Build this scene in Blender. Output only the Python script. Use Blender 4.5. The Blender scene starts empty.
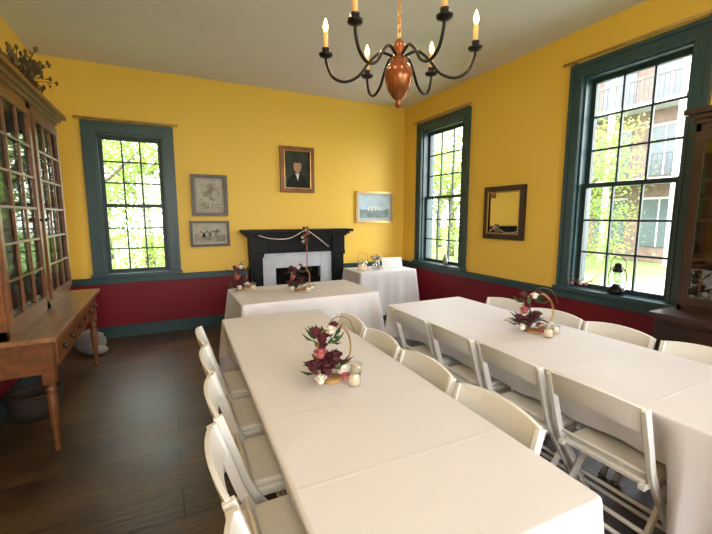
import bpy, math, random
from mathutils import Vector, Matrix
random.seed(7)
scene=bpy.context.scene
scene.view_settings.view_transform='Standard'
scene.view_settings.look='None'
scene.view_settings.exposure=0.3
COL=scene.collection
CEIL=3.29; XR=3.66; XL=-1.2; YB=5.55; YF=-2.2

# ---------------- materials ----------------
def mat(name,col,rough=0.6,metal=0.0,noise=None,bump=None,emit=None,spec=0.5,noise_scale=8.0,noise_amt=0.12,stretch=None):
    m=bpy.data.materials.new(name); m.use_nodes=True
    nt=m.node_tree; b=nt.nodes['Principled BSDF']
    b.inputs['Base Color'].default_value=(*col,1); b.inputs['Roughness'].default_value=rough
    b.inputs['Metallic'].default_value=metal; b.inputs['Specular IOR Level'].default_value=spec
    tc=nt.nodes.new('ShaderNodeTexCoord'); mp=nt.nodes.new('ShaderNodeMapping')
    nt.links.new(tc.outputs['Object'],mp.inputs['Vector'])
    if stretch: mp.inputs['Scale'].default_value=stretch
    nz=nt.nodes.new('ShaderNodeTexNoise'); nz.inputs['Scale'].default_value=noise_scale; nz.inputs['Detail'].default_value=5
    nt.links.new(mp.outputs['Vector'],nz.inputs['Vector'])
    rp=nt.nodes.new('ShaderNodeValToRGB')
    lo=[max(0,c*(1-noise_amt)) for c in col]; hi=[min(1,c*(1+noise_amt)) for c in col]
    rp.color_ramp.elements[0].color=(*lo,1); rp.color_ramp.elements[0].position=.3
    rp.color_ramp.elements[1].color=(*hi,1); rp.color_ramp.elements[1].position=.7
    nt.links.new(nz.outputs['Fac'],rp.inputs['Fac']); nt.links.new(rp.outputs['Color'],b.inputs['Base Color'])
    if bump:
        bp=nt.nodes.new('ShaderNodeBump'); bp.inputs['Strength'].default_value=bump; bp.inputs['Distance'].default_value=.01
        nt.links.new(nz.outputs['Fac'],bp.inputs['Height']); nt.links.new(bp.outputs['Normal'],b.inputs['Normal'])
    if emit:
        b.inputs['Emission Color'].default_value=(*emit[0],1); b.inputs['Emission Strength'].default_value=emit[1]
    return m

def wallmat():
    m=mat('painted_plaster',(0.8,0.5,0.05),.5,bump=.08,noise_scale=30,noise_amt=.03,spec=.35)
    nt=m.node_tree; b=nt.nodes['Principled BSDF']
    g=nt.nodes.new('ShaderNodeNewGeometry'); s=nt.nodes.new('ShaderNodeSeparateXYZ'); nt.links.new(g.outputs['Position'],s.inputs[0])
    gt=nt.nodes.new('ShaderNodeMath'); gt.operation='GREATER_THAN'; gt.inputs[1].default_value=.74; nt.links.new(s.outputs['Z'],gt.inputs[0])
    mx=nt.nodes.new('ShaderNodeMix'); mx.data_type='RGBA'
    mx.inputs['A'].default_value=(.18,.004,.012,1); mx.inputs['B'].default_value=(.84,.55,.085,1)
    nt.links.new(gt.outputs[0],mx.inputs['Factor']); nt.links.new(mx.outputs['Result'],b.inputs['Base Color'])
    return m
def floormat():
    m=bpy.data.materials.new('floor_planks'); m.use_nodes=True; nt=m.node_tree; b=nt.nodes['Principled BSDF']
    tc=nt.nodes.new('ShaderNodeTexCoord')
    br=nt.nodes.new('ShaderNodeTexBrick'); br.offset=.37; br.inputs['Scale'].default_value=1
    br.inputs['Brick Width'].default_value=3.8; br.inputs['Row Height'].default_value=.22; br.inputs['Mortar Size'].default_value=.004
    br.inputs['Color1'].default_value=(.105,.064,.032,1); br.inputs['Color2'].default_value=(.058,.036,.018,1); br.inputs['Mortar'].default_value=(.012,.008,.005,1)
    nt.links.new(tc.outputs['Object'],br.inputs['Vector'])
    mp=nt.nodes.new('ShaderNodeMapping'); mp.inputs['Scale'].default_value=(1.2,14,1); nt.links.new(tc.outputs['Object'],mp.inputs[0])
    nz=nt.nodes.new('ShaderNodeTexNoise'); nz.inputs['Scale'].default_value=2.5; nz.inputs['Detail'].default_value=8; nt.links.new(mp.outputs[0],nz.inputs['Vector'])
    rp=nt.nodes.new('ShaderNodeValToRGB'); rp.color_ramp.elements[0].color=(.55,.55,.55,1); rp.color_ramp.elements[1].color=(1.4,1.35,1.3,1)
    nt.links.new(nz.outputs['Fac'],rp.inputs['Fac'])
    mx=nt.nodes.new('ShaderNodeMix'); mx.data_type='RGBA'; mx.blend_type='MULTIPLY'; mx.inputs['Factor'].default_value=1
    nt.links.new(br.outputs['Color'],mx.inputs['A']); nt.links.new(rp.outputs['Color'],mx.inputs['B'])
    n2=nt.nodes.new('ShaderNodeTexNoise'); n2.inputs['Scale'].default_value=1.6; n2.inputs['Detail'].default_value=7; nt.links.new(tc.outputs['Object'],n2.inputs['Vector'])
    r2=nt.nodes.new('ShaderNodeValToRGB'); r2.color_ramp.elements[0].position=.38; r2.color_ramp.elements[1].position=.66
    r2.color_ramp.elements[0].color=(.62,.62,.62,1); r2.color_ramp.elements[1].color=(1.5,1.42,1.28,1); nt.links.new(n2.outputs['Fac'],r2.inputs['Fac'])
    m2=nt.nodes.new('ShaderNodeMix'); m2.data_type='RGBA'; m2.blend_type='MULTIPLY'; m2.inputs['Factor'].default_value=1
    nt.links.new(mx.outputs['Result'],m2.inputs['A']); nt.links.new(r2.outputs['Color'],m2.inputs['B']); nt.links.new(m2.outputs['Result'],b.inputs['Base Color'])
    rr=nt.nodes.new('ShaderNodeMapRange'); rr.inputs['To Min'].default_value=.25; rr.inputs['To Max'].default_value=.55; nt.links.new(n2.outputs['Fac'],rr.inputs['Value']); nt.links.new(rr.outputs['Result'],b.inputs['Roughness'])
    bp=nt.nodes.new('ShaderNodeBump'); bp.inputs['Strength'].default_value=.3; bp.inputs['Distance'].default_value=.01
    nt.links.new(br.outputs['Fac'],bp.inputs['Height']); bp.invert=True
    b3=nt.nodes.new('ShaderNodeBump'); b3.inputs['Strength'].default_value=.35; b3.inputs['Distance'].default_value=.008
    nt.links.new(nz.outputs['Fac'],b3.inputs['Height']); nt.links.new(bp.outputs['Normal'],b3.inputs['Normal']); nt.links.new(b3.outputs['Normal'],b.inputs['Normal'])
    return m
def glassmat(name,fac=.06,tint=(1,1,1)):
    m=bpy.data.materials.new(name); m.use_nodes=True; nt=m.node_tree; nt.nodes.clear()
    o=nt.nodes.new('ShaderNodeOutputMaterial'); t=nt.nodes.new('ShaderNodeBsdfTransparent'); t.inputs[0].default_value=(*tint,1)
    g=nt.nodes.new('ShaderNodeBsdfGlossy'); g.inputs['Roughness'].default_value=.03
    mx=nt.nodes.new('ShaderNodeMixShader'); mx.inputs[0].default_value=fac
    nt.links.new(t.outputs[0],mx.inputs[1]); nt.links.new(g.outputs[0],mx.inputs[2]); nt.links.new(mx.outputs[0],o.inputs[0])
    return m
def clothmat():
    m=mat('tablecloth_fabric',(.77,.74,.765),.55,noise_scale=500,noise_amt=.015)
    nt=m.node_tree; b=nt.nodes['Principled BSDF']; tc=nt.nodes.new('ShaderNodeTexCoord')
    n=nt.nodes.new('ShaderNodeTexNoise'); n.inputs['Scale'].default_value=2.6; n.inputs['Detail'].default_value=2; n.inputs['Distortion'].default_value=.3
    nt.links.new(tc.outputs['Object'],n.inputs['Vector'])
    br=nt.nodes.new('ShaderNodeTexBrick'); br.offset=0; br.inputs['Scale'].default_value=1; br.inputs['Brick Width'].default_value=.41; br.inputs['Row Height'].default_value=.41
    br.inputs['Mortar Size'].default_value=.012; br.inputs['Mortar Smooth'].default_value=1
    nt.links.new(tc.outputs['Object'],br.inputs['Vector'])
    b1=nt.nodes.new('ShaderNodeBump'); b1.inputs['Strength'].default_value=.30; b1.inputs['Distance'].default_value=.03; nt.links.new(n.outputs['Fac'],b1.inputs['Height'])
    b2=nt.nodes.new('ShaderNodeBump'); b2.inputs['Strength'].default_value=.22; b2.inputs['Distance'].default_value=.003; nt.links.new(br.outputs['Fac'],b2.inputs['Height'])
    nt.links.new(b1.outputs['Normal'],b2.inputs['Normal']); nt.links.new(b2.outputs['Normal'],b.inputs['Normal'])
    return m
def leafmat():
    m=mat('tree_leaves',(.18,.28,.06),.6,noise_scale=2,noise_amt=.5)
    nt=m.node_tree; b=nt.nodes['Principled BSDF']; out=nt.nodes['Material Output']
    tr=nt.nodes.new('ShaderNodeBsdfTranslucent'); tr.inputs[0].default_value=(.32,.43,.10,1)
    mx=nt.nodes.new('ShaderNodeMixShader'); mx.inputs[0].default_value=.4
    nt.links.new(b.outputs[0],mx.inputs[1]); nt.links.new(tr.outputs[0],mx.inputs[2]); nt.links.new(mx.outputs[0],out.inputs[0])
    return m
M={}
M['wall']=wallmat(); M['floor']=floormat(); M['glass']=glassmat('window_glass',.04); M['cabglass']=glassmat('cabinet_glass',.16,(.70,.76,.70))
M['jar']=glassmat('jar_glass',.18,(.93,.95,.95))
M['ceil']=mat('ceiling_paint',(.70,.685,.69),.7,noise_scale=3,noise_amt=.02)
M['trim']=mat('teal_trim_paint',(.026,.064,.070),.38,noise_amt=.08)
M['sash']=mat('dark_sash_paint',(.012,.030,.030),.45)
M['cloth']=clothmat()
M['chair']=mat('white_resin',(.78,.765,.735),.35,noise_amt=.02)
M['pad']=mat('ivory_vinyl',(.76,.735,.68),.4,noise_amt=.03,bump=.05,noise_scale=60)
M['rubber']=mat('grey_rubber',(.2,.2,.2),.7)
M['pine']=mat('pine_wood',(.175,.064,.020),.33,stretch=(9,1.2,9),noise_scale=2.2,noise_amt=.28)
M['pinetop']=mat('lit_pine_top',(.27,.135,.058),.3,stretch=(14,1,9),noise_scale=2.2,noise_amt=.28)  # paler pine, brightness of the lit desk top put into the colour
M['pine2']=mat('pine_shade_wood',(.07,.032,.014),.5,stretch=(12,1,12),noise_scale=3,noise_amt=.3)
M['dark']=mat('dark_walnut',(.034,.014,.008),.35,stretch=(10,2,1),noise_scale=4,noise_amt=.35)
M['black']=mat('black_paint',(.003,.003,.004),.45,spec=.2)
M['firebox_black']=mat('firebox_black',(.006,.006,.006),.9,spec=.1)  # plain black for the panels in the fireplace opening
M['stone']=mat('pale_stone',(.50,.53,.58),.5,noise_scale=6,noise_amt=.12)
M['rock']=mat('rough_rock',(.24,.215,.19),.9,bump=.6,noise_amt=.3)
M['iron']=mat('wrought_iron',(.012,.010,.009),.35,.6)
M['copper']=mat('turned_copper',(.26,.085,.030),.2,.5,stretch=(8,8,1),noise_amt=.25)
M['candle']=mat('ivory_candle',(.72,.42,.16),.5,emit=((1,.5,.15),.2))
M['flame']=mat('candle_bulb',(1,.8,.4),.5,emit=((1,.62,.22),9))
M['gold']=mat('gold_wire',(.55,.33,.12),.3,.9)
M['gilt']=mat('gilt_wood_frame',(.20,.075,.022),.35,.2,noise_amt=.3)
M['oak']=mat('tan_oak',(.42,.24,.08),.5,noise_amt=.25)
M['paper']=mat('aged_paper',(.46,.43,.36),.8,noise_scale=14,noise_amt=.15)
M['ink']=mat('ink',(.15,.13,.10),.8)
M['wash']=mat('print_wash',(.30,.28,.22),.8,noise_scale=25,noise_amt=.5)
M['mat']=mat('picture_mat',(.50,.56,.56),.8)
M['sky']=mat('print_sky',(.50,.63,.70),.7)
M['hill']=mat('print_hill',(.22,.30,.30),.7,noise_amt=.4)
M['canvas']=mat('portrait_canvas',(.030,.036,.024),.4,noise_amt=.5,spec=.2)
M['coat']=mat('portrait_coat',(.006,.006,.008),.5,spec=.2)
M['skin']=mat('portrait_skin',(.42,.23,.14),.5,noise_amt=.2)
M['hair']=mat('portrait_hair',(.02,.012,.008),.6)
M['white']=mat('white_linen',(.75,.73,.68),.6)
M['mirror']=mat('mirror_silver',(.75,.75,.72),.03,1.0,noise_amt=.01)
M['burg']=mat('burgundy_petals',(.085,.006,.018),.6,noise_amt=.4)
M['pink']=mat('rose_petals',(.40,.10,.10),.6,noise_amt=.3)
M['cream']=mat('cream_petals',(.80,.74,.66),.6,noise_amt=.1)
M['leaf']=mat('leaf_green',(.035,.09,.025),.55,noise_amt=.4)
M['dry']=mat('dried_stems',(.13,.085,.03),.9,noise_amt=.5)
M['basket']=mat('dark_wicker',(.035,.022,.014),.8,bump=.8,noise_scale=60,noise_amt=.5)
M['crock']=mat('stoneware',(.26,.23,.19),.4)
M['wax']=mat('votive_wax',(.85,.74,.52),.5,emit=((1,.6,.3),.3))
M['tree_leaf']=leafmat()
M['bark']=mat('bark',(.12,.10,.08),.9,noise_amt=.4)
M['grass']=mat('lawn',(.16,.25,.06),.9,noise_scale=3,noise_amt=.3)
M['pave']=mat('pavement',(.42,.41,.40),.9,noise_scale=2,noise_amt=.1)
M['brick']=mat('facade_brick',(.15,.105,.088),.9,noise_scale=5,noise_amt=.2)
M['pale']=mat('pale_cladding',(.42,.42,.42),.8,noise_amt=.06)
M['bwhite']=mat('facade_trim',(.36,.36,.35),.7)
M['bglass']=mat('facade_glass',(.07,.09,.10),.25)
M['bal']=mat('balcony_steel',(.06,.06,.06),.5)

# ---------------- builder ----------------
class B:
    def __init__(s): s.v=[];s.f=[];s.m=[];s.sm=[];s.mats=[]
    def mi(s,n):
        if n not in s.mats: s.mats.append(n)
        return s.mats.index(n)
    def add(s,vs,fs,m,smooth=False):
        o=len(s.v); k=s.mi(m); s.v+= [tuple(v) for v in vs]
        for f in fs: s.f.append([i+o for i in f]); s.m.append(k); s.sm.append(smooth)
    def box(s,p,q,m):
        x0,x1=sorted((p[0],q[0]));y0,y1=sorted((p[1],q[1]));z0,z1=sorted((p[2],q[2]))
        s.add([(x0,y0,z0),(x1,y0,z0),(x1,y1,z0),(x0,y1,z0),(x0,y0,z1),(x1,y0,z1),(x1,y1,z1),(x0,y1,z1)],
              [(0,3,2,1),(4,5,6,7),(0,1,5,4),(1,2,6,5),(2,3,7,6),(3,0,4,7)],m)
    def path_rect(s,pts,w,t,m,side=Vector((1,0,0))):
        pts=[Vector(p) for p in pts]; vs=[];n=len(pts)
        for i,p in enumerate(pts):
            d=(pts[min(i+1,n-1)]-pts[max(i-1,0)]).normalized()
            up=side.cross(d).normalized()
            for a,b in((-1,-1),(1,-1),(1,1),(-1,1)): vs.append(p+side*(a*w/2)+up*(b*t/2))
        fs=[(0,1,2,3),tuple(4*(n-1)+k for k in(3,2,1,0))]
        for i in range(n-1):
            for k in range(4):
                k2=(k+1)%4; fs.append((4*i+k,4*(i+1)+k,4*(i+1)+k2,4*i+k2))
        s.add(vs,fs,m)
    def tube(s,pts,r,m,seg=8,closed=False):
        pts=[Vector(p) for p in pts];n=len(pts);vs=[];prev=None
        rs=r if isinstance(r,(list,tuple)) else [r]*n
        for i,p in enumerate(pts):
            if closed: d=(pts[(i+1)%n]-pts[i-1])
            else: d=pts[min(i+1,n-1)]-pts[max(i-1,0)]
            d.normalize()
            if prev is None:
                a=Vector((0,0,1)) if abs(d.z)<.9 else Vector((1,0,0)); u=a.cross(d).normalized()
            else:
                u=(prev-d*prev.dot(d)).normalized()
            prev=u; w=d.cross(u)
            for k in range(seg):
                t=2*math.pi*k/seg; vs.append(p+(u*math.cos(t)+w*math.sin(t))*rs[i])
        fs=[]
        for i in range(n if closed else n-1):
            j=(i+1)%n
            for k in range(seg):
                k2=(k+1)%seg; fs.append((i*seg+k,i*seg+k2,j*seg+k2,j*seg+k))
        if not closed: fs+= [tuple(range(seg-1,-1,-1)),tuple((n-1)*seg+k for k in range(seg))]
        s.add(vs,fs,m,True)
    def lathe(s,prof,c,m,seg=20):
        vs=[];n=len(prof)
        for r,z in prof:
            for k in range(seg):
                t=2*math.pi*k/seg; vs.append((c[0]+r*math.cos(t),c[1]+r*math.sin(t),c[2]+z))
        fs=[]
        for i in range(n-1):
            for k in range(seg):
                k2=(k+1)%seg; fs.append((i*seg+k,i*seg+k2,(i+1)*seg+k2,(i+1)*seg+k))
        fs+= [tuple(range(seg-1,-1,-1)),tuple((n-1)*seg+k for k in range(seg))]
        s.add(vs,fs,m,True)
    def ell(s,c,rad,m,R=None,su=10,sv=7,jit=0):
        vs=[];c=Vector(c)
        for j in range(sv+1):
            ph=math.pi*j/sv
            for i in range(su):
                t=2*math.pi*i/su
                k=1+random.uniform(-jit,jit)
                v=Vector((rad[0]*math.sin(ph)*math.cos(t)*k,rad[1]*math.sin(ph)*math.sin(t)*k,rad[2]*math.cos(ph)*k))
                if R: v=R@v
                vs.append(c+v)
        fs=[]
        for j in range(sv):
            for i in range(su):
                i2=(i+1)%su; fs.append((j*su+i,(j+1)*su+i,(j+1)*su+i2,j*su+i2))
        s.add(vs,fs,m,True)
    def disc(s,c,rx,rz,m,seg=20,pts=None):
        vs=[(c[0]+rx*math.cos(2*math.pi*k/seg),c[1],c[2]+rz*math.sin(2*math.pi*k/seg)) for k in range(seg)]
        s.add(vs,[tuple(range(seg))],m)
    def make(s,name,bevel=0,parent=None,loc=None,rotz=0):
        me=bpy.data.meshes.new(name); me.from_pydata(s.v,[],s.f)
        for n in s.mats: me.materials.append(M[n])
        me.polygons.foreach_set('material_index',s.m); me.polygons.foreach_set('use_smooth',s.sm); me.update()
        o=bpy.data.objects.new(name,me); COL.objects.link(o)
        if bevel:
            bm=o.modifiers.new('bevel','BEVEL'); bm.width=bevel; bm.segments=2; bm.limit_method='ANGLE'; bm.angle_limit=math.radians(50)
        if parent: o.parent=parent
        if loc: o.location=loc
        o.rotation_euler[2]=rotz
        return o
def dup(o,loc,rotz=0):
    d=o.copy(); d.location=loc; d.rotation_euler[2]=rotz; COL.objects.link(d); return d
def smooth_path(pts,n=6):
    P=[Vector(p) for p in pts]; out=[]
    for i in range(len(P)-1):
        p0=P[max(i-1,0)];p1=P[i];p2=P[i+1];p3=P[min(i+2,len(P)-1)]
        for k in range(n):
            t=k/n
            out.append(.5*((2*p1)+(-p0+p2)*t+(2*p0-5*p1+4*p2-p3)*t*t+(-p0+3*p1-3*p2+p3)*t**3))
    out.append(P[-1]); return out

# ---------------- shell ----------------
T=.2
maps={'back':lambda a,d,z:(a,YB+d,z),'right':lambda a,d,z:(XR+d,a,z),'front':lambda a,d,z:(a,YF-d,z),'left':lambda a,d,z:(XL-d,a,z)}
WIN=[('back',-.80,.14,.79,2.62),('right',4.0,5.13,.79,2.93),('right',1.50,2.58,.79,2.95),
     ('front',-.9,.3,.6,2.95),('front',.6,1.9,.6,2.95),('front',2.2,3.4,.6,2.95)]  # front wall windows are unseen, sized large for fill daylight
CW=.11
def wall(side,a0,a1):
    b=B(); P=maps[side]
    hs=sorted([(w[1]+CW,w[2]-CW,w[3]+.03,w[4]-CW) for w in WIN if w[0]==side])
    cur=a0
    for h in hs:
        b.box(P(cur,0,0),P(h[0],T,CEIL),'wall')
        b.box(P(h[0],0,0),P(h[1],T,h[2]),'wall'); b.box(P(h[0],0,h[3]),P(h[1],T,CEIL),'wall'); cur=h[1]
    b.box(P(cur,0,0),P(a1,T,CEIL),'wall')
    b.make('wall_'+side)
wall('back',XL-T,XR+T); wall('right',YF,YB); wall('left',YF,YB); wall('front',XL-T,XR+T)
b=B(); b.box((XL-T,YF-T,-.12),(XR+T,YB+T,0),'floor'); b.make('floor')
b=B(); b.box((XL-T,YF-T,CEIL),(XR+T,YB+T,CEIL+.15),'ceil'); b.make('ceiling')

for i,w in enumerate(WIN):
    side,a0,a1,z0,z1=w; P=maps[side]; b=B()
    i0,i1,j0,j1=a0+CW,a1-CW,z0+.03,z1-CW
    b.box(P(a0,-.03,z0),P(i0,0,z1),'trim'); b.box(P(i1,-.03,z0),P(a1,0,z1),'trim'); b.box(P(i0,-.03,j1),P(i1,0,z1),'trim')
    b.box(P(a0-.015,-.045,z0),P(a0+.02,0,z1+.015),'trim'); b.box(P(a1-.02,-.045,z0),P(a1+.015,0,z1+.015),'trim'); b.box(P(a0+.02,-.045,z1-.02),P(a1-.02,0,z1+.015),'trim')
    b.box(P(i0-.02,-.038,z0+.03),P(i0-.005,0,j1+.02),'trim'); b.box(P(i1+.005,-.038,z0+.03),P(i1+.02,0,j1+.02),'trim'); b.box(P(i0-.005,-.038,j1+.005),P(i1+.005,0,j1+.02),'trim')
    b.box(P(a0-.03,-.075,z0-.005),P(a1+.03,0,z0+.03),'trim'); b.box(P(i0,0,z0),P(i1,.13,z0+.035),'trim')
    b.box(P(i0,0,j0),P(i0+.02,T,j1),'trim'); b.box(P(i1-.02,0,j0),P(i1,T,j1),'trim'); b.box(P(i0+.02,0,j1-.02),P(i1-.02,T,j1),'trim')
    s0,s1,t0,t1=i0+.02,i1-.02,j0+.005,j1-.02; mid=(t0+t1)/2
    for (q0,q1,d0) in((t0,mid+.02,.05),(mid-.02,t1,.09)):
        d1=d0+.035; st=.042
        b.box(P(s0,d0,q0),P(s0+st,d1,q1),'sash'); b.box(P(s1-st,d0,q0),P(s1,d1,q1),'sash')
        b.box(P(s0+st,d0,q0),P(s1-st,d1,q0+st),'sash'); b.box(P(s0+st,d0,q1-st),P(s1-st,d1,q1),'sash')
        mw=.018
        for k in(1,2):
            x=s0+st+(s1-s0-2*st)*k/3; b.box(P(x-mw/2,d0+.006,q0+st),P(x+mw/2,d1-.006,q1-st),'sash')
            z=q0+st+(q1-q0-2*st)*k/3; b.box(P(s0+st,d0+.008,z-mw/2),P(s1-st,d1-.008,z+mw/2),'sash')
        dm=d0+.018
        b.box(P(s0+st,dm,q0+st),P(s1-st,dm+.003,q1-st),'glass')
    b.make('window_%d'%(i+1))
    if i<3:
        r=B(); r.tube([P(a0-.07,-.07,z1+.035),P(a1+.07,-.07,z1+.035)],.013,'oak')
        for x in(a0+.02,a1-.02): r.box(P(x-.01,-.075,z1+.02),P(x+.01,-.0,z1+.045),'oak')
        r.make('curtain_rod')
    L=bpy.data.lights.new('window_daylight_portal','AREA'); L.shape='RECTANGLE'; L.size=i1-i0; L.size_y=j1-j0; L.cycles.is_portal=True
    o=bpy.data.objects.new('window_daylight_portal',L); COL.objects.link(o)
    c=Vector(P((i0+i1)/2,T+.03,(j0+j1)/2)); o.location=c
    inn=Vector(P((i0+i1)/2,-1,(j0+j1)/2))-c
    o.rotation_euler=inn.to_track_quat('-Z','Y').to_euler()

def trimrun(name,side,segs,z0,z1,d,cap=True):
    b=B();P=maps[side]
    for a0,a1 in segs:
        b.box(P(a0,-d,z0),P(a1,0,z1),'trim')
        if cap: b.box(P(a0,-d-.018,z1-.018),P(a1,0,z1+.004),'trim')
    b.make(name,.003)
MX0,MX1=1.03,2.47
trimrun('trim_1','back',[(XL,MX0),(MX1,XR)],.695,.775,.022); trimrun('trim_2','right',[(YF,YB-.04)],.695,.775,.022)
trimrun('trim_3','left',[(YF,YB-.04)],.695,.775,.022); 
trimrun('baseboard_back','back',[(XL,MX0),(MX1,XR)],0,.15,.02); trimrun('baseboard_right','right',[(YF,YB-.04)],0,.15,.02); trimrun('baseboard_left','left',[(YF,YB-.04)],0,.15,.02)

# ---------------- fireplace mantel ----------------
b=B(); YM=YB-.001
for x0,x1 in((1.035,1.21),(2.27,2.465)):
    b.box((x0,5.40,0),(x1,YM,1.0),'black'); b.box((x0-.015,5.38,0),(x1+.015,5.40,.14),'black')
    b.box((x0+.035,5.385,.2),(x1-.035,5.40,.92),'black'); b.box((x0-.015,5.375,.95),(x1+.015,5.40,1.01),'black')
b.box((1.03,5.40,1.0),(2.47,YM,1.24),'black'); b.box((1.30,5.388,1.05),(2.20,5.40,1.19),'black')
for x0,x1 in((1.03,1.21),(2.27,2.47)): b.box((x0,5.37,1.01),(x1,5.40,1.24),'black')
b.box((1.00,5.35,1.235),(2.50,YM,1.265),'black'); b.box((.97,5.31,1.265),(2.53,YM,1.30),'black'); b.box((.93,5.26,1.30),(2.57,YM,1.34),'black')
b.box((1.21,5.43,0),(1.40,YM,1.0),'stone'); b.box((2.09,5.43,0),(2.27,YM,1.0),'stone'); b.box((1.40,5.43,.78),(2.09,YM,1.0),'stone')
b.box((1.40,5.53,0),(2.09,YM,.78),'firebox_black')
b.box((1.21,5.05,0),(2.27,5.43,.02),'stone')
b.box((1.40,5.44,.0),(2.09,5.452,.62),'firebox_black')
b.tube([(1.745+.22*math.cos(math.pi*k/14),5.43,.40+.24*math.sin(math.pi*k/14)) for k in range(15)],.012,'iron')
for k in range(7):
    x=1.56+k*.062; b.tube([(x,5.43,.05),(x,5.43,.40)],.006,'iron')
b.make('fireplace_mantel',.004)

# ---------------- flowers ----------------
def bloom(b,c,r,m,n=7):
    c=Vector(c); b.ell(c,(r*.55,)*3,m,su=8,sv=5,jit=.1)
    for ring,(cnt,tilt,rr) in enumerate(((n,.5,.55),(n+2,1.1,.8))):
        for k in range(cnt):
            t=2*math.pi*k/cnt+ring*.4
            R=Matrix.Rotation(t,3,'Z')@Matrix.Rotation(tilt,3,'Y')
            p=c+R@Vector((0,0,r*rr*.7)); b.ell(p,(r*.12,r*.36,r*.42),m,R=R,su=6,sv=4,jit=.08)
def leaf(b,c,d,l,w,m='leaf'):
    c=Vector(c);d=Vector(d).normalized();s=d.cross(Vector((0,0,1)))
    if s.length<.1:s=Vector((1,0,0))
    s.normalize();up=s.cross(d)*-.12*l
    b.add([c,c+d*l*.45+s*w,c+d*l+up*-1,c+d*l*.45-s*w,c+d*l*.45+up],[(0,1,4),(1,2,4),(2,3,4),(3,0,4)],m)
def centerpiece(seed,hoop=.10):
    random.seed(seed); b=B()
    b.lathe([(.055,0),(.055,.012),(.03,.02)],(0,0,0),'oak',16)
    for e in(0,.010):
        b.tube([(.02+(hoop+e)*math.sin(t)*1,e*.5,.012+(hoop)*1.25-(hoop+e*.6)*1.25*math.cos(t)) for t in[2*math.pi*k/40 for k in range(40)]],.0022,'gold',6,True)
    for (x,y,z,r,m) in((-.05,-.03,.07,.055,'burg'),(.03,-.05,.055,.045,'cream'),(-.01,.04,.07,.052,'burg'),(-.10,.0,.09,.045,'burg'),(.065,.01,.05,.042,'burg'),(-.10,-.055,.045,.036,'cream'),
                       (.0,-.03,.12,.046,'burg'),(-.075,-.02,.15,.038,'pink'),(-.04,.02,.165,.038,'burg'),(-.05,0,.215,.042,'burg'),(-.015,-.02,.25,.033,'cream'),(-.08,.01,.25,.032,'burg'),(.02,.0,.262,.03,'burg'),(.02,-.08,.035,.03,'pink'),(.09,.04,.04,.03,'cream'),(-.05,.09,.05,.04,'pink')):
        bloom(b,(x,y,z),r,m)
    for k in range(46):
        t=random.uniform(0,6.28); e=random.uniform(-.1,.9)
        p=Vector((-.03+.05*math.cos(t),.05*math.sin(t),random.choice((.05,.08,.2))))
        leaf(b,p,(math.cos(t),math.sin(t),e),random.uniform(.05,.10),.014,random.choice(('leaf','leaf','burg')))
    b.tube(smooth_path([(-.05,0,.22),(.02,0,.30),(.11,.0,.28),(.15,0,.2)]),.002,'dry',5)
    b.lathe([(.03,.0),(.033,.075),(.031,.075),(.028,.01)],(.045,-.12,0),'jar',16); b.lathe([(.0,.01),(.026,.01),(.026,.045),(0,.046)],(.045,-.12,0),'wax',12)
    b.lathe([(.03,.0),(.033,.06),(.031,.06),(.028,.01)],(.13,-.03,0),'jar',16); b.lathe([(.0,.01),(.026,.01),(.026,.04),(0,.041)],(.13,-.03,0),'wax',12)
    return b

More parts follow.
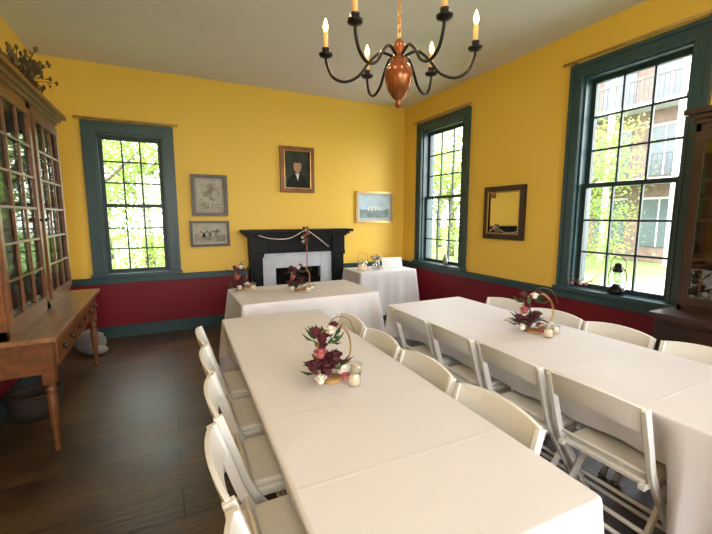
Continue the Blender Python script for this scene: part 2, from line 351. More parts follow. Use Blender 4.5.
# ---------------- tables ----------------
def table(name,cx,cy,w,l,rotz,dropf):
    b=B(); r=.025; pts=[]; hx,hy=w/2,l/2; st=.02
    def line(p,q,n):
        k=max(1,int((Vector(q)-Vector(p)).length/st))
        for i in range(k): 
            t=i/k; pts.append((p[0]+(q[0]-p[0])*t,p[1]+(q[1]-p[1])*t,n[0],n[1]))
    def arc(c,a0):
        for i in range(5):
            t=a0+math.pi/2*i/5; pts.append((c[0]+r*math.cos(t),c[1]+r*math.sin(t),math.cos(t),math.sin(t)))
    line((hx,-hy+r),(hx,hy-r),(1,0)); arc((hx-r,hy-r),0)
    line((hx-r,hy),(-hx+r,hy),(0,1)); arc((-hx+r,hy-r),math.pi/2)
    line((-hx,hy-r),(-hx,-hy+r),(-1,0)); arc((-hx+r,-hy+r),math.pi)
    line((-hx+r,-hy),(hx-r,-hy),(0,-1)); arc((hx-r,-hy+r),1.5*math.pi)
    N=len(pts); H=.75; br=.012; vs=[];rows=0
    for k in range(4):
        t=math.pi/2*k/3
        for x,y,nx,ny in pts: vs.append((x-nx*br*(1-math.sin(t)),y-ny*br*(1-math.sin(t)),H-br*(1-math.cos(t))))
        rows+=1
    R=12
    ph=random.uniform(0,6)
    per=[0]
    for i in range(1,N): per.append(per[-1]+math.hypot(pts[i][0]-pts[i-1][0],pts[i][1]-pts[i-1][1]))
    for k in range(1,R+1):
        t=k/R
        for i,(x,y,nx,ny) in enumerate(pts):
            d,lean,amp=dropf(x/hx,y/hy,nx,ny)
            ce=math.hypot(hx-abs(x),hy-abs(y))
            cd=max(0,1-ce/.12)
            if lean<0: lean=lean*min(1,ce/.25)
            s=per[i]
            w1=math.sin(s*19+ph+1.3*math.sin(s*3.1)); w2=math.sin(s*37+2+ph+t*.4)
            rp=amp*(t**.8)*(w1+.5*w2)+cd*.05*t
            off=lean*t+rp
            vs.append((x+nx*off,y+ny*off,H-br-(d-br+cd*.04+.007*math.sin(s*17))*t))
        rows+=1
    fs=[]
    for k in range(rows-1):
        for i in range(N):
            j=(i+1)%N; fs.append((k*N+i,(k+1)*N+i,(k+1)*N+j,k*N+j))
    b.add(vs,fs,'cloth',True)
    b.add([vs[i] for i in range(N)],[tuple(range(N))],'cloth')
    b.box((-hx+.10,-hy+.04,.70),(hx-.10,hy-.04,.735),'chair')
    for s in(-1,1):
        y=s*(hy-.13)
        b.box((-.07,y-.02,.04),(-.035,y+.02,.70),'bal'); b.box((.035,y-.02,.04),(.07,y+.02,.70),'bal'); b.box((-.14,y-.02,0),(.14,y+.02,.04),'bal')
    return b.make(name,loc=(cx,cy,0),rotz=rotz)
def drop_front(x,y,nx,ny):
    if abs(nx)>.7: return .27,-.075,.004
    return .42,.02,.012
def drop_right(x,y,nx,ny):
    if abs(nx)>.7:
        k=max(0,min(1,(-.72-y)/.08)); return .265+.30*k,-.13*(1-k)+.02*k,.004+.010*k
    return .55,.02,.014
def drop_full(x,y,nx,ny): return .46,.025,.013
def drop_side(x,y,nx,ny): return .64,.03,.015
table('dining_table',.70,1.78,.79,2.42,math.radians(-1.7),drop_front)
table('dining_table',2.13,1.63,.82,2.44,0,drop_right)
table('dining_table',1.26,3.83,1.40,.86,0,drop_full)
table('side_table',2.84,4.93,.93,.60,0,drop_side)

# ---------------- folding chairs ----------------
b=B()
for s in(-1,1):
    b.path_rect(smooth_path([(s*.205,0,.79),(s*.205,.055,.62),(s*.205,.115,.45),(s*.205,.25,.24),(s*.205,.40,.0)],5),.022,.036,'chair')
    b.path_rect(smooth_path([(s*.178,.37,.425),(s*.178,.22,.22),(s*.178,.05,0)],5),.020,.032,'chair')
    b.box((s*.18-.014,.08,.405),(s*.18+.014,.46,.43),'chair')
nx=14; vs=[];fs=[]
rowsz=((.675,0),(.705,.0),(.75,0),(.792,0))
for side in(0,1):
    for j,(z,_) in enumerate(rowsz):
        for i in range(nx+1):
            u=-1+2*i/nx; zz=z+(.018*(1-u*u) if j==3 else (.012*(1-u*u) if j==0 else .0))
            y=.055*(.79-z)/.17-.028*(1-u*u)+(.009 if side else -.009)
            vs.append((u*.205,y,zz))
W=nx+1;S=W*4
for j in range(3):
    for i in range(nx):
        a=j*W+i; fs.append((a,a+1,a+W+1,a+W)); fs.append((S+a,S+a+W,S+a+W+1,S+a+1))
for i in range(nx):
    fs.append((i,S+i,S+i+1,i+1)); a=3*W+i; fs.append((a,a+1,S+a+1,S+a))
for j in range(3):
    a=j*W; fs.append((a,a+W,S+a+W,S+a)); a=j*W+nx; fs.append((a,S+a,S+a+W,a+W))
b.add(vs,fs,'chair')
def seat(z0,z1,inset,m):
    out=[];y0,y1,hx=.10+inset,.475-inset,.19-inset;r=.06
    for cx,cy,a in((hx-r,y1-r,0),(-hx+r,y1-r,1),(-hx+.03,y0+.03,2),(hx-.03,y0+.03,3)):
        rr=r if a<2 else .03
        for k in range(6):
            t=math.pi/2*(a+k/5); out.append((cx+rr*math.cos(t),cy+rr*math.sin(t)))
    n=len(out); vs=[(x,y,z0) for x,y in out]+[(x,y,z1-.008) for x,y in out]+[(x*.96,.29+(y-.29)*.96,z1) for x,y in out]
    fs=[tuple(range(n-1,-1,-1)),tuple(range(2*n,3*n))]
    for q in(0,n):
        for i in range(n):
            j=(i+1)%n; fs.append((q+i,q+j,q+n+j,q+n+i))
    b.add(vs,fs,m)
seat(.415,.440,0,'chair'); seat(.438,.458,.022,'pad')
for y,z,hw in((.318,.13,.2),(.272,.205,.2),(.125,.11,.175),(.17,.16,.175)):
    b.tube([(-hw,y,z),(hw,y,z)],.011,'chair',8)
b.tube([(-.2,.108,.47),(.2,.108,.47)],.010,'chair',8)
for s in(-1,1):
    b.tube([(s*.222,.30,.36),(s*.165,.30,.36)],.008,'gold',8)
    b.box((s*.205-.013,.385,0),(s*.205+.013,.42,.025),'rubber')
chair0=b.make('folding_chair',.004)
chairs=[]
def put(x,y,face,jit=0):
    rz=math.radians(90 if face=='-X' else -90)+jit
    chairs.append((x,y,rz))
for y,x in((2.50,.165),(2.065,.155),(1.63,.14),(1.17,.105),(.72,.10)): put(x,y,'+X',random.uniform(-.04,.04))
for y,x in((2.42,1.165),(1.97,1.155),(1.51,1.15),(1.04,1.14)): put(x,y,'-X',random.uniform(-.03,.03))
for y in(2.35,1.89,1.42,.95): put(1.615,y,'+X',random.uniform(-.03,.03))
for y in(2.33,1.87,1.42,.95): put(2.635,y,'-X',random.uniform(-.03,.03))
for i,(x,y,rz) in enumerate(chairs):
    if i==0: chair0.location=(x,y,0); chair0.rotation_euler[2]=rz
    else: dup(chair0,(x,y,0),rz)

centerpiece(1).make('floral_centerpiece',loc=(.67,1.62,.75),rotz=.25)
centerpiece(2).make('floral_centerpiece',loc=(2.2,1.72,.75),rotz=-.5)
centerpiece(3).make('floral_centerpiece',loc=(1.22,3.80,.75),rotz=.1)
centerpiece(4).make('floral_centerpiece',loc=(.68,4.12,.75),rotz=.8)
b=B(); b.box((-.05,-.035,0),(.05,.035,.004),'paper'); b.make('menu_card',loc=(2.3,2.0,.7505),rotz=.3)

random.seed(5); b=B()
b.tube(smooth_path([(1.12,5.235,1.27),(1.3,5.235,1.22),(1.55,5.235,1.22),(1.78,5.235,1.33)]),.006,'cream',6)
b.tube(smooth_path([(1.80,5.235,1.36),(1.81,5.235,1.0),(1.80,5.235,.72)]),[.007]*13,'pink',6)
for k in range(10): bloom(b,(1.78+random.uniform(-.06,.06),5.215,1.28+random.uniform(-.12,.1)),.032,random.choice(('burg','pink','cream')))
for k in range(16): leaf(b,(1.79,5.22,1.25+random.uniform(-.1,.1)),(random.uniform(-1,1),-.3,random.uniform(-1,1)),.09,.015)
b.tube(smooth_path([(1.82,5.235,1.33),(2.0,5.235,1.2),(2.15,5.235,1.08)]),.005,'cream',6)
b.make('flower_garland')

# ---------------- pictures ----------------
def frame(name,x0,x1,z0,z1,fw,fm,inner):
    b=B(); y=YB
    for p,q in(((x0,z0),(x0+fw,z1)),((x1-fw,z0),(x1,z1)),((x0+fw,z0),(x1-fw,z0+fw)),((x0+fw,z1-fw),(x1-fw,z1))):
        b.box((p[0],y-.035,p[1]),(q[0],y-.002,q[1]),fm)
    inner(b,x0+fw,x1-fw,z0+fw,z1-fw,y); b.make(name,.004)
def portrait(b,x0,x1,z0,z1,y):
    b.box((x0,y-.012,z0),(x1,y-.002,z1),'canvas'); cx=(x0+x1)/2; w=x1-x0; h=z1-z0; Y=y-.0135
    b.add([(cx-.42*w,Y,z0),(cx+.42*w,Y,z0),(cx+.40*w,Y,z0+.2*h),(cx+.28*w,Y,z0+.30*h),(cx+.1*w,Y,z0+.40*h),(cx-.1*w,Y,z0+.40*h),(cx-.28*w,Y,z0+.30*h),(cx-.40*w,Y,z0+.2*h)],[tuple(range(8))],'coat')
    b.add([(cx-.08*w,Y-.001,z0+.40*h),(cx+.08*w,Y-.001,z0+.40*h),(cx+.02*w,Y-.001,z0+.2*h)],[(0,1,2)],'white')
    b.disc((cx,Y-.0015,z0+.62*h),.20*w,.185*h,'hair'); b.disc((cx+.01*w,Y-.0025,z0+.59*h),.16*w,.165*h,'skin')
    b.add([(cx-.05*w,Y-.002,z0+.46*h),(cx+.06*w,Y-.002,z0+.46*h),(cx+.05*w,Y-.002,z0+.38*h),(cx-.04*w,Y-.002,z0+.38*h)],[(0,1,2,3)],'skin')
    b.disc((cx,Y-.003,z0+.73*h),.14*w,.045*h,'hair')
    for s in(-1,1): b.disc((cx+.01*w+s*.06*w,Y-.0035,z0+.62*h),.025*w,.010*h,'hair',10)
    b.add([(cx+.01*w,Y-.0035,z0+.61*h),(cx+.03*w,Y-.0035,z0+.55*h),(cx-.005*w,Y-.0035,z0+.55*h)],[(0,1,2)],'gilt')
    b.disc((cx+.01*w,Y-.0035,z0+.505*h),.035*w,.006*h,'burg',10)
    b.box((x0-.012,y-.037,z0-.012),(x0,y-.01,z1+.012),'gold');b.box((x1,y-.037,z0-.012),(x1+.012,y-.01,z1+.012),'gold');b.box((x0,y-.037,z1),(x1,y-.01,z1+.012),'gold');b.box((x0,y-.037,z0-.012),(x1,y-.01,z0),'gold')
def blob(b,cx,cz,rx,rz,y,m,n=18,j=.3):
    b.add([(cx+rx*math.cos(2*math.pi*k/n)*random.uniform(1-j,1+j*.4),y,cz+rz*math.sin(2*math.pi*k/n)*random.uniform(1-j,1+j*.4)) for k in range(n)]+[(cx,y,cz)],[(k,(k+1)%n,n) for k in range(n)],m)
def document(b,x0,x1,z0,z1,y):
    b.box((x0,y-.012,z0),(x1,y-.002,z1),'paper'); w=x1-x0;h=z1-z0
    random.seed(3)
    blob(b,x0+.55*w,z0+.62*h,.33*w,.26*h,y-.0132,'wash'); blob(b,x0+.30*w,z0+.72*h,.16*w,.14*h,y-.0136,'paper'); blob(b,x0+.68*w,z0+.52*h,.12*w,.13*h,y-.0136,'paper')
    for k in range(9):
        a=x0+w*random.uniform(.12,.75); z=z0+h*random.uniform(.35,.9); b.box((a,y-.0145,z),(a+w*random.uniform(.05,.14),y-.0137,z+.006),'ink')
    b.box((x0+.12*w,y-.0135,z0+.10*h),(x0+.46*w,y-.012,z0+.26*h),'wash')
    for r in range(4): b.box((x0+.52*w,y-.0135,z0+(.10+.045*r)*h),(x0+.88*w,y-.012,z0+(.115+.045*r)*h),'ink')
    for p,q in(((.04,.04),(.96,.05)),((.04,.95),(.96,.96)),((.04,.05),(.055,.95)),((.945,.05),(.96,.95))): b.box((x0+p[0]*w,y-.0135,z0+p[1]*h),(x0+q[0]*w,y-.012,z0+q[1]*h),'ink')
def mapdoc(b,x0,x1,z0,z1,y):
    b.box((x0,y-.012,z0),(x1,y-.002,z1),'paper'); w=x1-x0;h=z1-z0; random.seed(4)
    b.add([(x0+.06*w,y-.013,z0+.12*h),(x0+.94*w,y-.013,z0+.12*h),(x0+.94*w,y-.013,z0+.42*h),(x0+.7*w,y-.013,z0+.5*h),(x0+.4*w,y-.013,z0+.40*h),(x0+.06*w,y-.013,z0+.5*h)],[tuple(range(6))],'wash')
    for k in range(6): blob(b,x0+w*random.uniform(.12,.9),z0+h*random.uniform(.42,.6),.06*w,.12*h,y-.0136,'ink',12)
    for k in range(4):
        a=x0+w*(.2+.17*k); b.box((a,y-.0142,z0+.38*h),(a+.08*w,y-.0125,z0+.56*h),'paper'); b.add([(a-.01*w,y-.0143,z0+.56*h),(a+.09*w,y-.0143,z0+.56*h),(a+.04*w,y-.0143,z0+.66*h)],[(0,1,2)],'ink')
def landscape(b,x0,x1,z0,z1,y):
    b.box((x0,y-.012,z0),(x1,y-.002,z1),'mat'); w=x1-x0;h=z1-z0;m=.05
    b.box((x0+m,y-.0135,z0+m),(x1-m,y-.012,z1-m),'sky')
    b.add([(x0+m,y-.014,z0+m),(x1-m,y-.014,z0+m),(x1-m,y-.014,z0+.45*h),(x0+.7*w,y-.014,z0+.36*h),(x0+.45*w,y-.014,z0+.5*h),(x0+.3*w,y-.014,z0+.4*h),(x0+m,y-.014,z0+.42*h)],[tuple(range(7))],'hill')
    for k in range(4): b.box((x0+w*(.3+.1*k),y-.0155,z0+.38*h),(x0+w*(.36+.1*k),y-.014,z0+.52*h),'white')
frame('portrait_painting',1.525,2.045,1.875,2.53,.07,'gilt',portrait)
frame('framed_map',.33,.785,1.53,2.075,.045,'dark',document)
frame('framed_engraving',.29,.79,1.12,1.465,.03,'dark',mapdoc)
frame('framed_landscape_print',2.74,3.43,1.42,1.925,.03,'gold',landscape)
b=B(); x1=XR-.002; x0=XR-.04
y0,y1,z0,z1,fw=3.05,3.66,1.25,1.885,.075
b.box((x0,y0,z0),(x1,y0+fw,z1),'dark');b.box((x0,y1-fw,z0),(x1,y1,z1),'dark');b.box((x0,y0+fw,z0),(x1,y1-fw,z0+fw),'dark');b.box((x0,y0+fw,z1-fw),(x1,y1-fw,z1),'dark')
g=.012
b.box((x0-.004,y0+fw-g,z0+fw-g),(x1,y0+fw,z1-fw+g),'gold');b.box((x0-.004,y1-fw,z0+fw-g),(x1,y1-fw+g,z1-fw+g),'gold')
b.box((x0-.004,y0+fw,z0+fw-g),(x1,y1-fw,z0+fw),'gold');b.box((x0-.004,y0+fw,z1-fw),(x1,y1-fw,z1-fw+g),'gold')
b.box((x0+.022,y0+fw,z0+fw),(x1,y1-fw,z1-fw),'mirror'); b.make('wall_mirror',.003)

# ---------------- secretary hutch (left) ----------------
b=B(); Y0,Y1=2.88,4.68; XF=-.65; XB=-1.155
b.box((XB,Y0,.755),(XF,Y1,.785),'pinetop')
b.box((XB+.02,Y0+.06,.54),(XB+.045,Y1-.06,.755),'pine'); b.box((XB+.04,Y0+.05,.54),(XF-.04,Y0+.075,.755),'pine'); b.box((XB+.04,Y1-.075,.54),(XF-.04,Y1-.05,.755),'pine')
b.box((XF-.065,Y0+.06,.54),(XF-.04,Y1-.06,.755),'pine')
n=3; dw=(Y1-Y0-.24)/n
for k in range(n):
    a=Y0+.12+k*dw+.015; c=a+dw-.03
    b.box((XF-.04,a,.575),(XF-.026,c,.735),'pine'); 
    for q in(.25,.75):
        yy=a+(c-a)*q; b.ell((XF-.008,yy,.655),(.018,.018,.018),'dark')
legp=[(.018,0),(.022,.02),(.016,.06),(.024,.22),(.031,.38),(.022,.40),(.034,.425),(.022,.45),(.03,.47)]
for x in(XF-.07,XB+.05):
    for y in(Y0+.09,Y1-.09):
        b.lathe(legp,(x,y,0),'pine',16); b.box((x-.033,y-.033,.465),(x+.033,y+.033,.755),'pine')
HX=-.88; H0,H1=2.90,4.62; ZB,ZT=.785,2.38
b.box((XB,H0,ZB),(HX,H0+.03,ZT),'pine'); b.box((XB,H1-.03,ZB),(HX,H1,ZT),'pine'); b.box((XB,H0,ZB),(HX,H1,ZB+.06),'pine'); b.box((XB,H0,ZT-.05),(HX,H1,ZT),'pine')
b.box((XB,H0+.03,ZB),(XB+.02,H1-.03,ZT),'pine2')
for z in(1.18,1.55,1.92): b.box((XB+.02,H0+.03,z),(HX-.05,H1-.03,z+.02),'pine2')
my=3.81; b.box((HX-.03,my-.05,ZB),(HX,my+.05,ZT),'pine')
for a,c in((H0+.02,my-.045),(my+.045,H1-.02)):
    z0,z1=ZB+.07,ZT-.06; X0,X1=HX-.01,HX+.018; sw=.05
    b.box((X0,a,z0),(X1,a+sw,z1),'pine'); b.box((X0,c-sw,z0),(X1,c,z1),'pine'); b.box((X0,a+sw,z0),(X1,c-sw,z0+sw),'pine'); b.box((X0,a+sw,z1-sw),(X1,c-sw,z1),'pine')
    for k in(1,2):
        y=a+sw+(c-a-2*sw)*k/3; b.box((X0+.008,y-.008,z0+sw),(X1-.004,y+.008,z1-sw),'pine')
    for k in range(1,6):
        z=z0+sw+(z1-z0-2*sw)*k/6; b.box((X0+.009,a+sw,z-.008),(X1-.005,c-sw,z+.008),'pine')
    b.box((X0+.003,a+sw,z0+sw),(X0+.006,c-sw,z1-sw),'cabglass')
    b.ell((X1+.012,c-sw/2 if a<my-.2 else a+sw/2,1.5),(.015,.015,.015),'dark')
for k,(o,z) in enumerate(((.02,0),(.045,.03),(.08,.06))):
    b.box((XB,H0-o,ZT+z),(HX+o,H1+o,ZT+z+.035),'pine')
random.seed(9)
for z in(.845,1.20,1.57,1.94):
    y=H0+.12
    while y<H1-.12:
        r=random.uniform(.035,.06); h=random.uniform(.08,.2)
        b.lathe([(r*.6,0),(r,h*.3),(r,h*.7),(r*.5,h),(r*.6,h*1.1)],(XB+.12,y,z),random.choice(('crock','basket','leaf','bglass')),12)
        y+=random.uniform(.13,.24)
b.make('secretary_hutch',.003)
b=B(); random.seed(11)
b.lathe([(.09,0),(.13,.06),(.12,.09),(.11,.09)],(0,0,0),'basket',16)
for k in range(200):
    t=random.uniform(0,6.28); e=random.uniform(.1,1.0); l=random.uniform(.15,.30); s=random.uniform(.7,2.2)
    d=Vector((.3*math.cos(t),s*math.sin(t),e)); p=Vector((.03*math.cos(t),.1*math.sin(t),.07))
    q=p+d.normalized()*l
    if q.x<-.15: q.x=-.15
    b.tube([p,(p+q)/2+Vector((0,0,.02)),q],.0025,'dry',4); b.ell(q,(.012,.012,.02),'dry',su=5,sv=4)
    for g in range(3): leaf(b,p+(q-p)*random.uniform(.4,1),d+Vector((random.uniform(-.6,.6),)*3),.05,.008,'dry')
b.make('dried_flower_arrangement',loc=(-.97,3.95,2.475))
b=B(); b.lathe([(.0,0),(.13,0),(.16,.06),(.17,.15),(.15,.2),(.135,.2),(.15,.14),(.13,.04),(.0,.03)],(0,0,0),'basket',24)
b.tube([(.16*math.cos(2*math.pi*k/24),.16*math.sin(2*math.pi*k/24),.195) for k in range(24)],.012,'basket',6,True)
b.make('wicker_basket',loc=(-.97,3.6,0))
b=B(); random.seed(2); b.ell((0,0,.14),(.15,.12,.14),'rock',su=14,sv=9,jit=.08); b.ell((.07,-.06,.06),(.11,.09,.06),'rock',su=10,sv=7,jit=.08)
b.make('doorstop_rock',loc=(-.83,5.0,0))

# ---------------- china cabinet (right) ----------------
b=B(); y0,y1=.15,1.45; xb=3.60
b.box((3.08,y0+.02,.08),(xb,y1-.02,.82),'dark'); b.box((3.04,y0,.82),(xb,y1,.86),'dark'); b.box((3.06,y0,0),(xb,y1,.09),'dark')
for k in range(2):
    a=y0+.06+k*.61; b.box((3.065,a,.14),(3.08,a+.56,.56),'dark'); b.box((3.058,a+.07,.21),(3.065,a+.49,.49),'dark'); b.box((3.065,a,.60),(3.08,a+.56,.78),'dark'); b.ell((3.05,a+.28,.69),(.018,)*3,'gold')
u0,u1,xf=.20,1.40,3.30
b.box((xf,u0,.86),(xb,u0+.03,2.15),'dark'); b.box((xf,u1-.03,.86),(xb,u1,2.15),'dark'); b.box((xb-.02,u0,.86),(xb,u1,2.15),'dark'); b.box((xf,u0,2.1),(xb,u1,2.15),'dark'); b.box((xf,u0,.86),(xb,u1,.90),'dark')
for z in(1.25,1.65): b.box((xf+.04,u0+.03,z),(xb-.02,u1-.03,z+.02),'dark')
um=(u0+u1)/2
for a,c in((u0+.01,um),(um,u1-.01)):
    s=.05; b.box((xf-.015,a,.9),(xf+.01,a+s,2.1),'dark'); b.box((xf-.015,c-s,.9),(xf+.01,c,2.1),'dark'); b.box((xf-.015,a+s,.9),(xf+.01,c-s,.96),'dark'); b.box((xf-.015,a+s,2.04),(xf+.01,c-s,2.1),'dark')
    m=(a+c)/2; b.box((xf-.01,m-.01,.96),(xf+.005,m+.01,2.04),'dark')
    for z in(1.23,1.5,1.77): b.box((xf-.009,a+s,z-.01),(xf+.004,c-s,z+.01),'dark')
    b.box((xf+.0,a+s,.96),(xf+.003,c-s,2.04),'cabglass')
for o,z in((.02,2.15),(.05,2.18),(.08,2.21)): b.box((xf-o,u0-o,z),(xb,u1+o*.6,z+.035),'dark')
for z in(.90,1.27,1.67):
    for k in range(5): b.lathe([(.03,0),(.05,.05),(.05,.12),(.03,.16)],(3.46,u0+.15+k*.22,z),'crock',12)
b.make('china_cabinet',.003)

# ---------------- chandelier ----------------
b=B(); CX,CY=1.08,1.70
hub=[(.0,2.065),(.012,2.07),(.018,2.085),(.012,2.10),(.03,2.115),(.055,2.15),(.068,2.20),(.070,2.235),(.058,2.262),(.04,2.275),(.045,2.29),(.03,2.30),(.022,2.33),(.034,2.35),(.022,2.375),(.012,2.39),(0.0,2.395)]
b.lathe(hub,(0,0,0),'copper',24)
R0=.365
for k in range(6):
    t=math.radians(-32.6+60*k); d=Vector((math.cos(t),math.sin(t),0))
    pr=[(.03,2.31),(.09,2.33),(.145,2.29),(.20,2.225),(.27,2.20),(.33,2.225),(.36,2.285),(R0,2.325)]
    b.tube(smooth_path([d*r+Vector((0,0,z)) for r,z in pr],6),.0075,'iron',8)
    c=d*R0
    b.lathe([(.005,2.315),(.032,2.325),(.036,2.335),(.02,2.337),(.017,2.342),(.02,2.362),(.013,2.364)],(c.x,c.y,0),'iron',16)
    b.lathe([(.0,2.35),(.012,2.35),(.012,2.43),(.010,2.436),(0,2.437)],(c.x,c.y,0),'candle',12)
    b.lathe([(.0,2.434),(.009,2.444),(.014,2.462),(.009,2.484),(.0,2.505)],(c.x,c.y,0),'flame',10)
z=2.39;k=0
while z<CEIL-.06:
    pts=[]
    for q in range(12):
        a=2*math.pi*q/12; x=.009*math.cos(a); zz=.022*math.sin(a)
        pts.append((x,0,z+.02+zz) if k%2 else (0,x,z+.02+zz))
    b.tube(pts,.003,'gold',5,True); z+=.034;k+=1
b.lathe([(.0,CEIL-.05),(.02,CEIL-.045),(.05,CEIL-.015),(.055,CEIL),(0,CEIL)],(0,0,0),'copper',20)
ch=b.make('chandelier',loc=(CX,CY,0))
for k in range(6):
    t=math.radians(-32.6+60*k); L=bpy.data.lights.new('candle_glow','POINT'); L.energy=2.0; L.color=(1,.7,.42); L.shadow_soft_size=.02
    o=bpy.data.objects.new('candle_glow',L); COL.objects.link(o); o.parent=ch; o.location=(R0*math.cos(t),R0*math.sin(t),2.54)

# ---------------- lantern & small things ----------------
def lantern():
    b=B()
    b.lathe([(0,0),(.065,0),(.07,.02),(.065,.05),(.04,.065),(.03,.085),(0,.085)],(0,0,0),'iron',20)
    b.lathe([(.03,.085),(.05,.12),(.052,.16),(.035,.2),(.033,.2),(.048,.16),(.046,.12),(.028,.088)],(0,0,0),'jar',18)
    b.lathe([(0,.2),(.04,.2),(.045,.215),(.028,.24),(.028,.265),(.035,.27),(0,.285)],(0,0,0),'iron',18)
    for s in(-1,1): b.tube(smooth_path([(0,s*.06,.04),(0,s*.078,.12),(0,s*.07,.2),(0,s*.03,.25)]),.005,'iron',6)
    b.tube(smooth_path([(0,-.065,.2),(0,-.06,.3),(0,0,.35),(0,.06,.3),(0,.065,.2)]),.0035,'iron',6)
    return b
lantern().make('oil_lantern',loc=(3.66,2.02,.827))
b=B(); random.seed(21)
for k in range(12):
    t=random.uniform(-.5,.5); b.tube([(0,0,.02),(-.02+random.uniform(-.03,.03),t*.2,.07),(random.uniform(-.05,.03),t*.5,random.uniform(.06,.16))],.0025,'dry',4)
for k in range(5): bloom(b,(random.uniform(-.03,.03),random.uniform(-.1,.1),.03+random.uniform(0,.02)),.025,random.choice(('cream','pink')))
b.make('dried_sprig',loc=(3.64,2.33,.827))
b=B(); b.lathe([(0,0),(.035,0),(.045,.05),(.03,.1),(.015,.12),(.02,.15),(0,.15)],(0,0,0),'crock',16); b.make('small_vase',loc=(3.66,4.42,.827))
b=B(); b.box((-.17,-.02,0),(.17,.02,.02),'white')
R=[(-.16,.0,.02),(.16,.0,.02),(.16,.05,.16),(-.16,.05,.16)]
b.add([(x,y-.006,z) for x,y,z in R]+[(x,y+.006,z) for x,y,z in R],[(0,1,2,3),(7,6,5,4),(0,4,5,1),(1,5,6,2),(2,6,7,3),(3,7,4,0)],'white')
b.tube([(0,.05,.14),(0,.12,.005)],.005,'oak',6)
b.make('welcome_sign',loc=(3.02,4.85,.751),rotz=-.15)
b=B(); b.lathe([(0,0),(.055,0),(.06,.02),(.06,.12),(.045,.14),(.045,.15),(.043,.15),(.055,.12),(.055,.01),(0,.01)],(0,0,0),'jar',18)
random.seed(8)
for k in range(7): bloom(b,(random.uniform(-.05,.05),random.uniform(-.05,.05),.17+random.uniform(0,.05)),.032,random.choice(('pink','cream','cream','burg')))
for k in range(10): leaf(b,(0,0,.15),(random.uniform(-1,1),random.uniform(-1,1),.5),.1,.015)
b.make('flower_jar',loc=(2.72,4.83,.75))
b=B(); b.lathe([(0,0),(.07,0),(.08,.02),(.08,.13),(.07,.15),(0,.16)],(0,0,0),'jar',18); b.lathe([(0,.01),(.06,.01),(.06,.08),(0,.085)],(0,0,0),'wax',14)
b.tube(smooth_path([(-.08,0,.13),(-.06,0,.24),(.06,0,.24),(.08,0,.13)]),.004,'gold',6); b.make('candle_jar',loc=(2.52,4.86,.75))

# ---------------- unseen lamps added for fill light, behind the camera ----------------
for (x,y) in((-.2,-1.3),(1.3,-1.3),(2.8,-1.3)):
    b=B(); b.lathe([(0,.16),(.05,.16),(.05,.19),(.02,.22),(0,.22)],(0,0,0),'iron',20); b.tube([(0,0,.2),(0,0,CEIL-2.45)],.006,'iron',6)
    b.lathe([(0,CEIL-2.45-.03),(.06,CEIL-2.45-.02),(.06,CEIL-2.45),(0,CEIL-2.45)],(0,0,0),'iron',16)
    p=b.make('added_fill_lamp',loc=(x,y,2.45))
    L=bpy.data.lights.new('fill_light','POINT'); L.energy=27; L.color=(1,.95,.9); L.shadow_soft_size=.15
    o=bpy.data.objects.new('fill_light',L); COL.objects.link(o); o.parent=p; o.location=(0,0,0)

# ---------------- outside ----------------
b=B(); b.box((-40,-40,-.75),(60,60,-.66),'grass'); b.make('lawn')
b=B(); b.box((5.5,-20,-.655),(18.2,7.2,-.64),'pave'); b.make('street')
random.seed(33); b=B()
b.tube([(0,0,0),(.1,0,1.6),(.0,.1,3.2),(.1,0,5)],[.2,.16,.13,.06],'bark',8)
for k in range(6):
    t=k*1.05; b.tube([(0,0,2+.3*k),(math.cos(t)*.9,math.sin(t)*.9,3.0+.35*k),(math.cos(t)*1.7,math.sin(t)*1.7,3.8+.3*k)],[.07,.05,.02],'bark',6)
cl=[(random.uniform(-1.8,1.8),random.uniform(-1.8,1.8),random.uniform(.8,6.2)) for _ in range(44)]
for k in range(5200):
    c=random.choice(cl); p=Vector(c)+Vector((random.gauss(0,.45),random.gauss(0,.45),random.gauss(0,.35)))
    if p.z<.2: continue
    d=Vector((random.uniform(-1,1),random.uniform(-1,1),random.uniform(-1,1))).normalized(); leaf(b,p,d,.16,.05,'tree_leaf')
tr=b.make('tree',loc=(-2.2,11.5,-.64))
for i,(x,y) in enumerate(((1.4,11.2),(-.6,16.5),(-5.5,16.0),(4.2,16.4),(9.6,14.2),(14.0,16.5),(12.4,21.5),(17.2,21.5),(-2.6,23),(2.5,23),(15.6,10.3))):
    d=dup(tr,(x,y,-.64),i*1.3); s=1+.12*math.sin(i*3); d.scale=(s,s,s)
b=B(); bx=20.5
b.box((bx,4,-.64),(bx+8,18,13.5),'pale'); b.box((bx-.02,9.4,-.64),(bx,18,13.5),'brick')
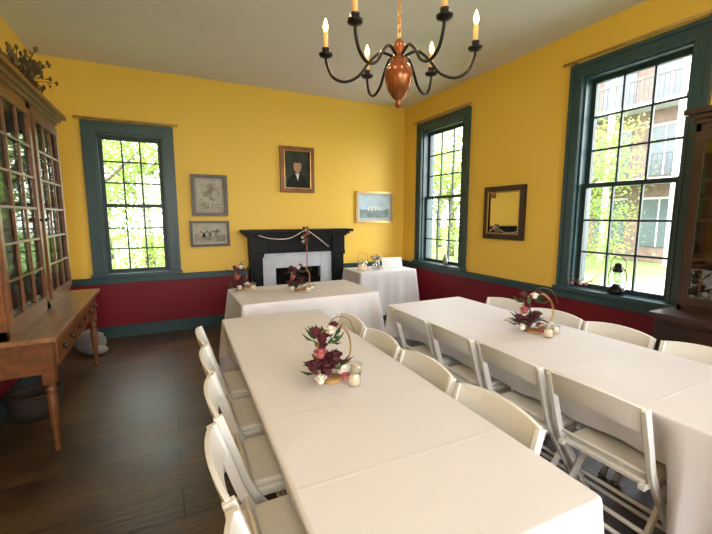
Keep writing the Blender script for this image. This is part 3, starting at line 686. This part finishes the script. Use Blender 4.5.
for f in range(4):
    z=-.2+f*3.3
    for k in range(6):
        y=4.6+k*2.2
        b.box((bx-.06,y,z+.3),(bx+.02,y+1.5,z+2.5),'bglass'); b.box((bx-.09,y+.72,z+.3),(bx-.05,y+.78,z+2.5),'bwhite'); b.box((bx-.1,y-.06,z+2.5),(bx-.0,y+1.56,z+2.6),'bwhite')
    if f:
        b.box((bx-1.3,8.6,z-.05),(bx,17.8,z+.1),'bwhite')
        for k in range(47): b.box((bx-1.3,8.65+k*.195,z+.1),(bx-1.27,8.68+k*.195,z+1.1),'bal')
        b.box((bx-1.32,8.6,z+1.08),(bx-1.25,17.8,z+1.14),'bal')
for k in range(4): b.box((bx-1.35,8.6+k*2.8,-.64),(bx-1.15,8.8+k*2.8,13),'bwhite')
b.make('apartment_building')

# ---------------- light ----------------
w=bpy.data.worlds.new('sky_world'); scene.world=w; w.use_nodes=True; nt=w.node_tree; bg=nt.nodes['Background']
tc=nt.nodes.new('ShaderNodeTexCoord'); sp=nt.nodes.new('ShaderNodeSeparateXYZ'); rp=nt.nodes.new('ShaderNodeValToRGB')
nt.links.new(tc.outputs['Generated'],sp.inputs[0]); nt.links.new(sp.outputs['Z'],rp.inputs['Fac'])
rp.color_ramp.elements[0].color=(1,.99,.97,1); rp.color_ramp.elements[1].color=(.86,.93,1,1); rp.color_ramp.elements[1].position=.6
nt.links.new(rp.outputs['Color'],bg.inputs['Color']); bg.inputs['Strength'].default_value=11.5
S=bpy.data.lights.new('sun','SUN'); S.energy=6; S.angle=.02; S.color=(1,.95,.85)
so=bpy.data.objects.new('sun',S); COL.objects.link(so); so.rotation_euler=Vector((.62,.12,-.78)).to_track_quat('-Z','Y').to_euler()

cam=bpy.data.cameras.new('camera'); co=bpy.data.objects.new('camera',cam); COL.objects.link(co)
cam.sensor_width=36; cam.lens=382/712*36; cam.clip_start=.02; cam.clip_end=300
co.location=(0,0,1.53); co.rotation_euler=(math.radians(90-7.6),0,math.radians(-26.4))
scene.camera=co
